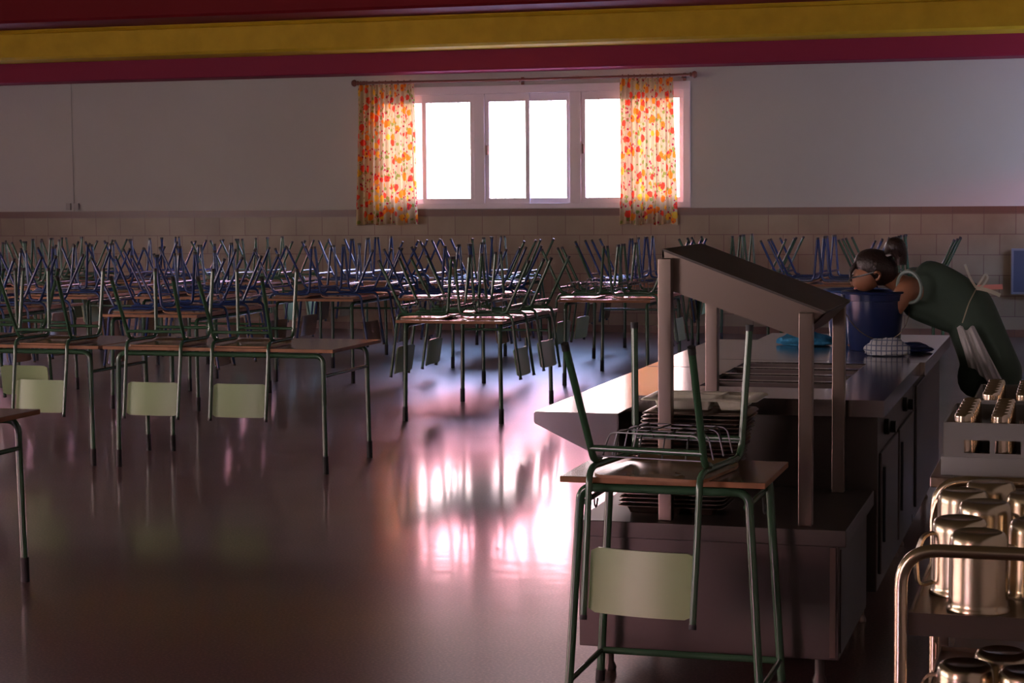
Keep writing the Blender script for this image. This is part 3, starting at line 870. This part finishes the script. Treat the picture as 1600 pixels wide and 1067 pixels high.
WX, WYY = -.33, 10.0
W = thing('person', 'person in green tunic with dark ponytail leaning over the counter into a bucket', 'person', (WX, WYY, 0))
def P(x, y, z): return (x-WX, y-WYY, z)
nodes = [
 (P(-.43, 10.00, .97), (.09, .10)),    #0 pelvis
 (P(-.52, 10.00, 1.07), (.085, .095)),   #1 waist
 (P(-.66, 9.99, 1.145), (.085, .095)),    #2 ribs
 (P(-.79, 9.98, 1.20), (.075, .09)),      #3 chest
 (P(-.875, 9.97, 1.235), (.055, .055)),  #4 neck base
 (P(-.94, 9.95, 1.265), (.048, .05)),    #5 neck
 (P(-.985, 9.93, 1.30), (.075, .078)),   #6 skull
 (P(-1.03, 9.92, 1.285), (.07, .072)),   #7 face
 (P(-.84, 9.835, 1.208), (.060, .060)),  #8 near shoulder
 (P(-.90, 9.84, 1.10), (.042, .042)),    #9 near upper arm
 (P(-.935, 9.86, 1.03), (.036, .036)),   #10 elbow
 (P(-.99, 9.87, .975), (.028, .028)),    #11 wrist
 (P(-.84, 10.13, 1.205), (.052, .052)),  #12 far shoulder
 (P(-.905, 10.06, 1.13), (.042, .042)),  #13
 (P(-.955, 9.95, 1.06), (.036, .036)),   #14 elbow
 (P(-1.01, 9.89, .99), (.027, .027)),    #15 wrist
 (P(-.42, 9.93, .86), (.066, .07)),      #16 hip near
 (P(-.42, 9.89, .48), (.058, .058)),     #17 knee
 (P(-.36, 9.89, .10), (.038, .038)),     #18 ankle
 (P(-.46, 9.88, .035), (.034, .03)),     #19 toe
 (P(-.41, 10.08, .86), (.066, .07)),     #20
 (P(-.36, 10.12, .48), (.058, .058)),
 (P(-.28, 10.12, .10), (.038, .038)),
 (P(-.38, 10.13, .035), (.034, .03)),
]
edges = [(0, 1), (1, 2), (2, 3), (3, 4), (4, 5), (5, 6), (6, 7), (3, 8), (8, 9), (9, 10), (10, 11), (3, 12), (12, 13), (13, 14), (14, 15),
         (0, 16), (16, 17), (17, 18), (18, 19), (0, 20), (20, 21), (21, 22), (22, 23)]
# hands: palm and five fingers each
def hand(wi, base, d, side, s=1.0):
    d = V(d).normalized(); up = V((0, 0, 1)); lat = d.cross(up).normalized()*side
    n0 = len(nodes); b0 = V(nodes[wi][0])
    palm = b0+d*.05; nodes.append((tuple(palm), (.030, .016))); edges.append((wi, n0))
    for k, (o, ln) in enumerate(((-.027, .055), (-.009, .065), (.009, .07), (.026, .062))):
        a = palm+d*.028+lat*o; m1 = a+d*ln*.5+V((0, 0, -.006)); m2 = m1+d*ln*.4+V((0, 0, -.018))
        i = len(nodes); nodes.extend([(tuple(a), .0095), (tuple(m1), .0085), (tuple(m2), .0075)]); edges.extend([(n0, i), (i, i+1), (i+1, i+2)])
    a = b0+d*.03+lat*.030; m1 = a+d*.03+lat*.018+V((0, 0, -.008)); m2 = m1+d*.024+V((0, 0, -.01))
    i = len(nodes); nodes.extend([(tuple(a), .0105), (tuple(m1), .0095), (tuple(m2), .008)]); edges.extend([(n0, i), (i, i+1), (i+1, i+2)])
hand(11, None, (-.5, .1, -.25), 1); hand(15, None, (-.6, -.3, -.25), -1)
body = bake(skinned('body', nodes, edges, SKIN, W))

# tunic over the torso and hips
tn = [(P(-.44, 10.00, .965), (.135, .155)), (P(-.54, 10.00, 1.085), (.128, .155)), (P(-.66, 9.99, 1.155), (.125, .172)), (P(-.775, 9.98, 1.205), (.116, .178)), (P(-.845, 9.97, 1.235), (.085, .14)),
      (P(-.43, 10.00, .82), (.145, .175)), (P(-.44, 10.00, .62), (.15, .18))]
tunic = bake(skinned('tunic', tn, [(0, 1), (1, 2), (2, 3), (3, 4), (0, 5), (5, 6)], TUNIC, W))
tunic['label'] = 'muted green sleeveless tunic'
tp = [(P(-.41, 9.91, .80), .10), (P(-.42, 9.89, .48), .078), (P(-.365, 9.89, .12), .062)]
bake(skinned('trouser_leg', tp, [(0, 1), (1, 2)], PANTS, W))
tp = [(P(-.38, 10.10, .80), .10), (P(-.36, 10.12, .48), .078), (P(-.285, 10.12, .12), .062)]
bake(skinned('trouser_leg', tp, [(0, 1), (1, 2)], PANTS, W))
for (sx_, sy_) in ((-.41, 9.885), (-.33, 10.125)):
    b = bmesh.new(); bmesh.ops.create_uvsphere(b, u_segments=20, v_segments=12, radius=1)
    for v in b.verts: v.co = V((v.co.x*.13, v.co.y*.05, max(v.co.z*.06+.03, .002)*1.0))
    bmesh.ops.translate(b, verts=b.verts[:], vec=P(sx_, sy_, 0)); obj('shoe', b, RUBBER, W)
# armhole trim
for yy in (9.815, 10.145):
    b = bmesh.new(); c = V(P(-.822, yy, 1.222)); ax = V((-.55, -.7 if yy < 10 else .7, -.1)).normalized()
    u = ax.cross(V((0, 0, 1))).normalized(); w = ax.cross(u)
    tube(b, [c+(u*math.cos(a*PI/12)+w*math.sin(a*PI/12))*.080 for a in range(24)], .009, seg=6, close=True)
    obj('armhole_trim', b, TRIMC, W)['label'] = 'pale armhole trim'
# white shirt tail hanging below the tunic
b = bmesh.new(); rows = []
for j_ in range(17):
    v = j_/16; row = []
    for i_ in range(41):
        u = i_/40
        x = -.585+.055*v+u*(.085+.10*v); z = 1.02-.20*v-.10*u*v+.012*math.sin(u*9)
        y = 9.815+.014*math.sin(u*30+v*2)*(.3+.7*v)+.006*math.sin(u*13+1)-.015*math.sin(PI*u)
        row.append(b.verts.new(P(x, y, z)))
    rows.append(row)
for j_ in range(16):
    for i_ in range(40): b.faces.new((rows[j_][i_], rows[j_][i_+1], rows[j_+1][i_+1], rows[j_+1][i_]))
o = obj('shirt_tail', b, WHITECL, W); sd_ = o.modifiers.new('Solid', 'SOLIDIFY'); sd_.thickness = .004
o['label'] = 'white shirt tail showing below the tunic'
# bow on the back
kn = V(P(-.50, 9.93, 1.215))
def ribbon(pts, w, m, name):
    b = bmesh.new(); P_ = fillet(pts, .03, 5); prev = None
    for i, p in enumerate(P_):
        t = (P_[min(i+1, len(P_)-1)]-P_[max(i-1, 0)]).normalized(); n = V((0, 1, .25)).cross(t).normalized()
        q = [b.verts.new(p+n*w+V((0, .002, 0))), b.verts.new(p-n*w+V((0, .002, 0))), b.verts.new(p-n*w-V((0, .002, 0))), b.verts.new(p+n*w-V((0, .002, 0)))]
        if prev:
            for k in range(4): b.faces.new((prev[k], prev[(k+1) % 4], q[(k+1) % 4], q[k]))
        else: b.faces.new(q)
        prev = q
    b.faces.new(prev[::-1]); return obj(name, b, m, W)
ribbon([kn, kn+V((-.03, -.03, .05)), kn+V((-.055, -.04, .12))], .006, RIBBON, 'apron_tie')
ribbon([kn, kn+V((.03, -.03, .045)), kn+V((.045, -.03, .075)), kn+V((.06, -.03, .055)), kn+V((.035, -.03, .01)), kn+V((.0, -.01, -.005))], .005, RIBBON, 'apron_tie')
ribbon([kn, kn+V((.06, -.04, -.01)), kn+V((.12, -.05, -.035))], .010, RIBBON, 'apron_tie')
ribbon([kn, kn+V((.06, -.03, .005)), kn+V((.13, -.04, .008))], .013, PINKR, 'apron_tie')['label'] = 'pink apron tie end'
ribbon([kn+V((.0, 0, -.005)), kn+V((-.03, -.10, -.07)), kn+V((-.06, -.125, -.17))], .003, RIBBON, 'apron_tie')
# hair cap and ponytail
def ellip(name, c, r, rot, m, parent, amp=0, seg=32):
    b = bmesh.new(); bmesh.ops.create_uvsphere(b, u_segments=seg, v_segments=seg//2, radius=1)
    for v in b.verts:
        n = v.co.copy(); v.co = V((n.x*r[0], n.y*r[1], n.z*r[2]))*(1+amp*math.sin(n.y*14+n.z*5))
    bmesh.ops.rotate(b, verts=b.verts[:], cent=(0, 0, 0), matrix=Matrix.Rotation(rot, 3, 'Y'))
    bmesh.ops.translate(b, verts=b.verts[:], vec=c)
    return obj(name, b, m, parent)
hr = ellip('hair', P(-1.000, 9.93, 1.318), (.116, .086, .090), .42, HAIR, W, .012)
tube_pts = [P(-.94, 9.92, 1.365), P(-.925, 9.91, 1.415), P(-.90, 9.90, 1.43), P(-.875, 9.90, 1.39), P(-.87, 9.90, 1.33)]
b = bmesh.new(); F_ = fillet(tube_pts, .03, 4); n_ = len(F_)
tube(b, F_, [.018+.030*math.sin(PI*min(1, (i+1)/n_*.9)) for i in range(n_)], seg=14)
obj('ponytail', b, HAIR, hr)
b = bmesh.new(); c = V(P(-.935, 9.912, 1.38)); tube(b, [c+V((math.cos(a*PI/8)*.020, math.sin(a*PI/8)*.022, .006*math.cos(a*PI/8))) for a in range(16)], .006, seg=6, close=True)
obj('hair_tie', b, WHITECL, hr)['label'] = 'pale hair tie'
# face details: ear, nose, lips, eyes, glasses
b = bmesh.new(); tube(b, [P(-1.00, 9.842, 1.288), P(-.985, 9.834, 1.30), P(-.968, 9.836, 1.285), P(-.975, 9.842, 1.262), P(-.99, 9.846, 1.255)], .007, seg=8, rad=.008)
obj('ear', b, SKIN, W)
hd = P(-1.07, 9.91, 1.25)
ellip('face', P(-1.045, 9.92, 1.268), (.070, .070, .082), .9, SKIN, W)
b = bmesh.new(); tube(b, [P(-1.098, 9.915, 1.262), P(-1.118, 9.912, 1.238), P(-1.112, 9.912, 1.228)], [.007, .013, .010], seg=8); obj('nose', b, SKIN, W)
b = bmesh.new(); tube(b, [P(-1.095, 9.888, 1.212), P(-1.104, 9.915, 1.208), P(-1.095, 9.942, 1.212)], .006, seg=8); obj('lips', b, PINKR, W)
for sy in (9.888, 9.942):
    b = bmesh.new(); bmesh.ops.create_uvsphere(b, u_segments=12, v_segments=8, radius=.009); bmesh.ops.translate(b, verts=b.verts[:], vec=P(-1.100, sy, 1.262)); obj('eye', b, WHITECL, W)
gl = bmesh.new()
for sy in (9.885, 9.950):
    c = V(P(-1.122, sy, 1.262))
    tube(gl, [c+V((.012*math.sin(a*PI/8), .024*math.cos(a*PI/8), .018*math.sin(a*PI/8))) for a in range(16)], .0028, seg=6, close=True)
tube(gl, [P(-1.118, 9.860, 1.264), P(-1.07, 9.842, 1.276), P(-1.0, 9.838, 1.295)], .004, seg=6)
tube(gl, [P(-1.118, 9.974, 1.264), P(-1.07, 9.996, 1.276), P(-1.0, 10.000, 1.295)], .004, seg=6)
b = bmesh.new(); Fp = fillet([P(-1.085, 9.90, 1.345), P(-1.125, 9.885, 1.30), P(-1.120, 9.880, 1.245)], .03, 4)
tube(b, Fp, [.016-.012*q/len(Fp) for q in range(len(Fp))], seg=8); obj('hair_strand', b, HAIR, hr)
obj('glasses', gl, GLASSFR, W)

# ------------------------------------------------------------------ trolleys, jugs, racks, tumblers
def trolley(label, x0, x1, y0, y1, ztop, shelves, group=None):
    t = thing('steel_trolley', label, 'trolley', ((x0+x1)/2, (y0+y1)/2, 0), group=group)
    for y in (y0, y1):
        b = TB([(x0, y, .12), (x0, y, ztop), (x1, y, ztop), (x1, y, .12)], .0145, rad=.085, n=10, seg=16); obj('handle_frame', loc(b, t), POT, t)
    for z in shelves:
        b = bmesh.new()
        box(b, x0+.018, x1-.018, y0+.02, y1-.02, z-.004, z); 
        grid_slab(b, 'z', z-.038, z+.012, [x0+.016, x1-.016], [y0+.018, y1-.018], [(x0+.022, x1-.022, y0+.024, y1-.024)])
        obj('shelf', loc(b, t), STEEL, t, sm=False)
    for x in (x0, x1):
        for y in (y0, y1):
            b = TB([(x, y, .12), (x, y, .085)], .010, seg=10); c = obj('caster_stem', loc(b, t), POT, t)
            b = bmesh.new(); lathe(b, [(.001, -.013), (.04, -.013), (.043, -.006), (.043, .006), (.04, .013), (.001, .013)], seg=20)
            bmesh.ops.rotate(b, verts=b.verts[:], cent=(0, 0, 0), matrix=Matrix.Rotation(PI/2, 3, 'Y')); bmesh.ops.translate(b, verts=b.verts[:], vec=(x, y, .043))
            obj('wheel', loc(b, t), RUBBER, c)
    return t
trolley('steel trolley in the right foreground loaded with upturned jugs', -.365, .20, 4.20, 5.24, .925, (.77, .465))
RT = thing('rack_table', 'steel stand behind the jug trolley carrying the grey tumbler racks', 'stand', (-.08, 5.9, 0))
b = BX(-.385, .24, 5.30, 6.48, .895, .925, bevel=.004); obj('top', loc(b, RT), STEEL, RT)
for x in (-.35, .20):
    for y in (5.34, 6.44):
        b = BX(x-.018, x+.018, y-.018, y+.018, 0, .895, bevel=.003); obj('leg', loc(b, RT), STEEL, RT)
b = BX(-.36, .21, 5.33, 6.45, .28, .30, bevel=.003); obj('lower_shelf', loc(b, RT), STEEL, RT)

def make_jug(label, group):
    t = thing('steel_jug', label, 'jug', group=group)
    R, Hh = .066, .178      # stored upside down: rim at the bottom
    pr = [(R-.002, .004), (R+.003, .0), (R+.004, .004), (R, .010), (R-.001, .02), (R-.002, Hh-.03), (R-.004, Hh-.014), (R-.010, Hh-.004), (R-.020, Hh), (R-.028, Hh-.003), (.001, Hh-.003)]
    obj('body', LT(pr, seg=48), POT, t)
    b = bmesh.new(); P_ = fillet([(R-.003, 0, .03), (R+.035, 0, .022), (R+.042, 0, .09), (R+.022, 0, .14), (R-.004, 0, .145)], .025, 5); prev = None
    for i, p in enumerate(P_):
        tt = (P_[min(i+1, len(P_)-1)]-P_[max(i-1, 0)]).normalized(); n = V((0, 1, 0)).cross(tt)*.003
        w = V((0, .009, 0)); q = [b.verts.new(p+w+n), b.verts.new(p-w+n), b.verts.new(p-w-n), b.verts.new(p+w-n)]
        if prev:
            for k_ in range(4): b.faces.new((prev[k_], prev[(k_+1) % 4], q[(k_+1) % 4], q[k_]))
        else: b.faces.new(q)
        prev = q
    b.faces.new(prev[::-1]); obj('handle', b, POT, t)
    return t
JG = 'upturned steel jugs on the trolley'
jug0 = make_jug('upturned steel jug nearest the camera on the upper shelf', JG)
jug0.location = (-.207, 4.335, .771); jug0.rotation_euler = (0, 0, .2)
for (x, y, a, lb) in [(-.258, 4.505, 3.6, 'second jug on the upper shelf, handle curving out at its left'),
                      (-.085, 4.52, 4.9, 'upturned jug at right picture edge, behind the nearest jug'),
                      (-.213, 4.76, .6, 'upturned jug in the middle of the upper shelf, third from the front'),
                      (-.275, 4.93, 2.4, 'upturned jug at the left rear, just before the hindmost one'),
                      (-.215, 5.10, 2.2, 'hindmost upturned jug on upper shelf, right before the grey rack'),
                      (-.105, 4.93, 1.0, 'upturned jug at right picture edge in the back of upper shelf'),
                      (-.06, 4.70, 1.0, 'upturned jug mostly beyond right picture edge, upper shelf')]:
    copy_tree(jug0, (x, y, .771), (0, 0, a), lb, JG)
for (x, y, a, lb) in [(-.235, 4.36, 3.0, 'upturned jug on lower trolley shelf, at left'),
                      (-.10, 4.33, 5.2, 'upturned jug on lower trolley shelf, at right'),
                      (-.16, 4.50, 1.5, 'upturned jug on lower trolley shelf, behind the front two')]:
    copy_tree(jug0, (x, y, .467), (0, 0, a), lb, JG)

def rack(x0, y0, z0, lab):
    t = thing('tumbler_rack', lab, 'rack', (x0+.25, y0+.25, z0), group='grey plastic tumbler racks')
    a, Hh = .25, .145
    b = bmesh.new()
    for (ax, c0, c1) in (('y', -a, -a+.006), ('y', a-.006, a), ('x', -a, -a+.006), ('x', a-.006, a)):
        hs = [(-a+.055+i*.082, -a+.055+i*.082+.068, .062, .098) for i in range(5)]
        grid_slab(b, ax, c0, c1, [-a, a] if ax == 'y' else [-a+.006, a-.006], [.0, .060, Hh], hs)
    box(b, -a-.006, a+.006, -a-.006, -a, 0, .052, bevel=.002); box(b, -a-.006, a+.006, a, a+.006, 0, .052, bevel=.002)
    box(b, -a-.006, -a, -a, a, 0, .052, bevel=.002); box(b, a, a+.006, -a, a, 0, .052, bevel=.002)
    obj('frame', b, RACKG, t)
    b = bmesh.new()
    for i in range(9): box(b, -a+.006, a-.006, -a+.03+i*.055, -a+.036+i*.055, .004, .008)
    obj('base_slats', b, RACKG, t)
    return t
rack(-.352, 5.34, .9255, 'grey plastic rack of steel tumblers right behind the jugs')
rack(-.305, 5.93, .9255, 'grey plastic rack of steel tumblers farther back')
R, Hh = .031, .158
cup0 = None
def cupmesh(): return LT([(R-.0015, .002), (R, 0), (R+.001, .003), (R-.004, Hh-.01), (R-.007, Hh-.002), (R-.012, Hh), (R-.016, Hh-.003), (.001, Hh-.003)], seg=28)
for (rx, ry, rn) in ((-.352, 5.34, 'nearer'), (-.305, 5.93, 'farther')):
    for i in range(3):
        for j in range(6):
            L_ = (rx+.052+.098*i, ry+.050+.078*j, .9255+.009)
            lb = 'upturned steel tumbler in the %s grey rack' % rn
            if cup0 is None:
                cup0 = obj('tumbler', cupmesh(), CUP); cup0.location = L_; tag(cup0, lb, 'tumbler', 'steel tumblers in the %s rack' % rn)
            else:
                c = cup0.copy(); COL.objects.link(c); c.location = L_; c['label'] = lb; c['group'] = 'steel tumblers in the %s rack' % rn

# ------------------------------------------------------------------ outside ground
b = bmesh.new(); box(b, -40, 30, WY+.4, WY+60, -.5, -.3); g = struct('floor_outside', b, OUTSIDE)

# ------------------------------------------------------------------ light
w = bpy.data.worlds.new('sky'); scene.world = w; w.use_nodes = True
nt = w.node_tree; bg = nt.nodes['Background']
tc = nt.nodes.new('ShaderNodeTexCoord'); sp = nt.nodes.new('ShaderNodeSeparateXYZ')
nt.links.new(tc.outputs['Generated'], sp.inputs[0])
rp = nt.nodes.new('ShaderNodeValToRGB'); e = rp.color_ramp.elements
e[0].position = 0; e[0].color = (.32, .26, .26, 1)
e[1].position = 1.0; e[1].color = (.05, .10, .30, 1)
for p, c in ((.15, (.40, .29, .30, 1)), (.175, (.85, .31, .38, 1)), (.23, (.85, .38, .52, 1)), (.30, (.55, .55, 1.0, 1)), (.50, (.34, .52, 1.0, 1))):
    q = e.new(p); q.color = c
nt.links.new(sp.outputs['Z'], rp.inputs['Fac']); nt.links.new(rp.outputs['Color'], bg.inputs['Color'])
bg.inputs['Strength'].default_value = 58.0

def area(name, loc_, rot, sx, sy, power, color, portal=False):
    l = bpy.data.lights.new(name, 'AREA'); l.shape = 'RECTANGLE'; l.size = sx; l.size_y = sy; l.energy = power; l.color = color
    o = bpy.data.objects.new(name, l); COL.objects.link(o); o.location = loc_; o.rotation_euler = rot
    if portal: l.cycles.is_portal = True
    return o
area('window_daylight_left', ((WIN2[0]+WIN2[1])/2, WY+.32, (z0+z1)/2), (-PI/2, 0, 0), x1-x0, z1-z0, 1, (1, 1, 1), portal=True)
area('window_daylight', ((x0+x1)/2, WY+.32, (z0+z1)/2), (-PI/2, 0, 0), x1-x0, z1-z0, 1, (1, 1, 1), portal=True)
for h in LW:  # fill lamps behind the added left-wall openings
    area('daylight_left', (XL-.4, (h[0]+h[1])/2, (h[2]+h[3])/2), (0, -PI/2, 0), h[3]-h[2], h[1]-h[0], 105, (1, .88, .62))
for h in RW:
    area('daylight_right', (XR+.4, (h[0]+h[1])/2, (h[2]+h[3])/2), (0, PI/2, 0), h[3]-h[2], h[1]-h[0], 90, (.20, .45, 1))
for h in BW:  # fill lamp behind the added back opening
    area('fill_back', ((h[0]+h[1])/2, YB-.4, (h[2]+h[3])/2), (PI/2, 0, 0), h[1]-h[0], h[3]-h[2], 35, (1, .90, .55))

# ------------------------------------------------------------------ camera
F, pitch, roll, yaw = 3000.0, math.atan(229/3000.0), .008, math.radians(16.5)
f = V((0, math.cos(pitch), -math.sin(pitch))); u = V((0, math.sin(pitch), math.cos(pitch))); r = V((1, 0, 0))
r2 = r*math.cos(roll)-u*math.sin(roll); u2 = r*math.sin(roll)+u*math.cos(roll)
Z = Matrix.Rotation(yaw, 3, 'Z')
r2, u2, f = Z @ r2, Z @ u2, Z @ f
cam = bpy.data.cameras.new('camera'); co = bpy.data.objects.new('camera', cam); COL.objects.link(co)
cam.sensor_width = 36; cam.lens = F/1600*36; cam.clip_start = .1; cam.clip_end = 200
M = Matrix(((r2.x, u2.x, -f.x), (r2.y, u2.y, -f.y), (r2.z, u2.z, -f.z))).to_4x4()
M.translation = V((0, 0, 1.70)); co.matrix_world = M
scene.camera = co
vs_ = scene.view_settings
scene.display_settings.display_device = 'sRGB'
vs_.view_transform = 'Standard'; vs_.look = 'None'; vs_.gamma = 1; vs_.exposure = 0.0; vs_.use_curve_mapping = False
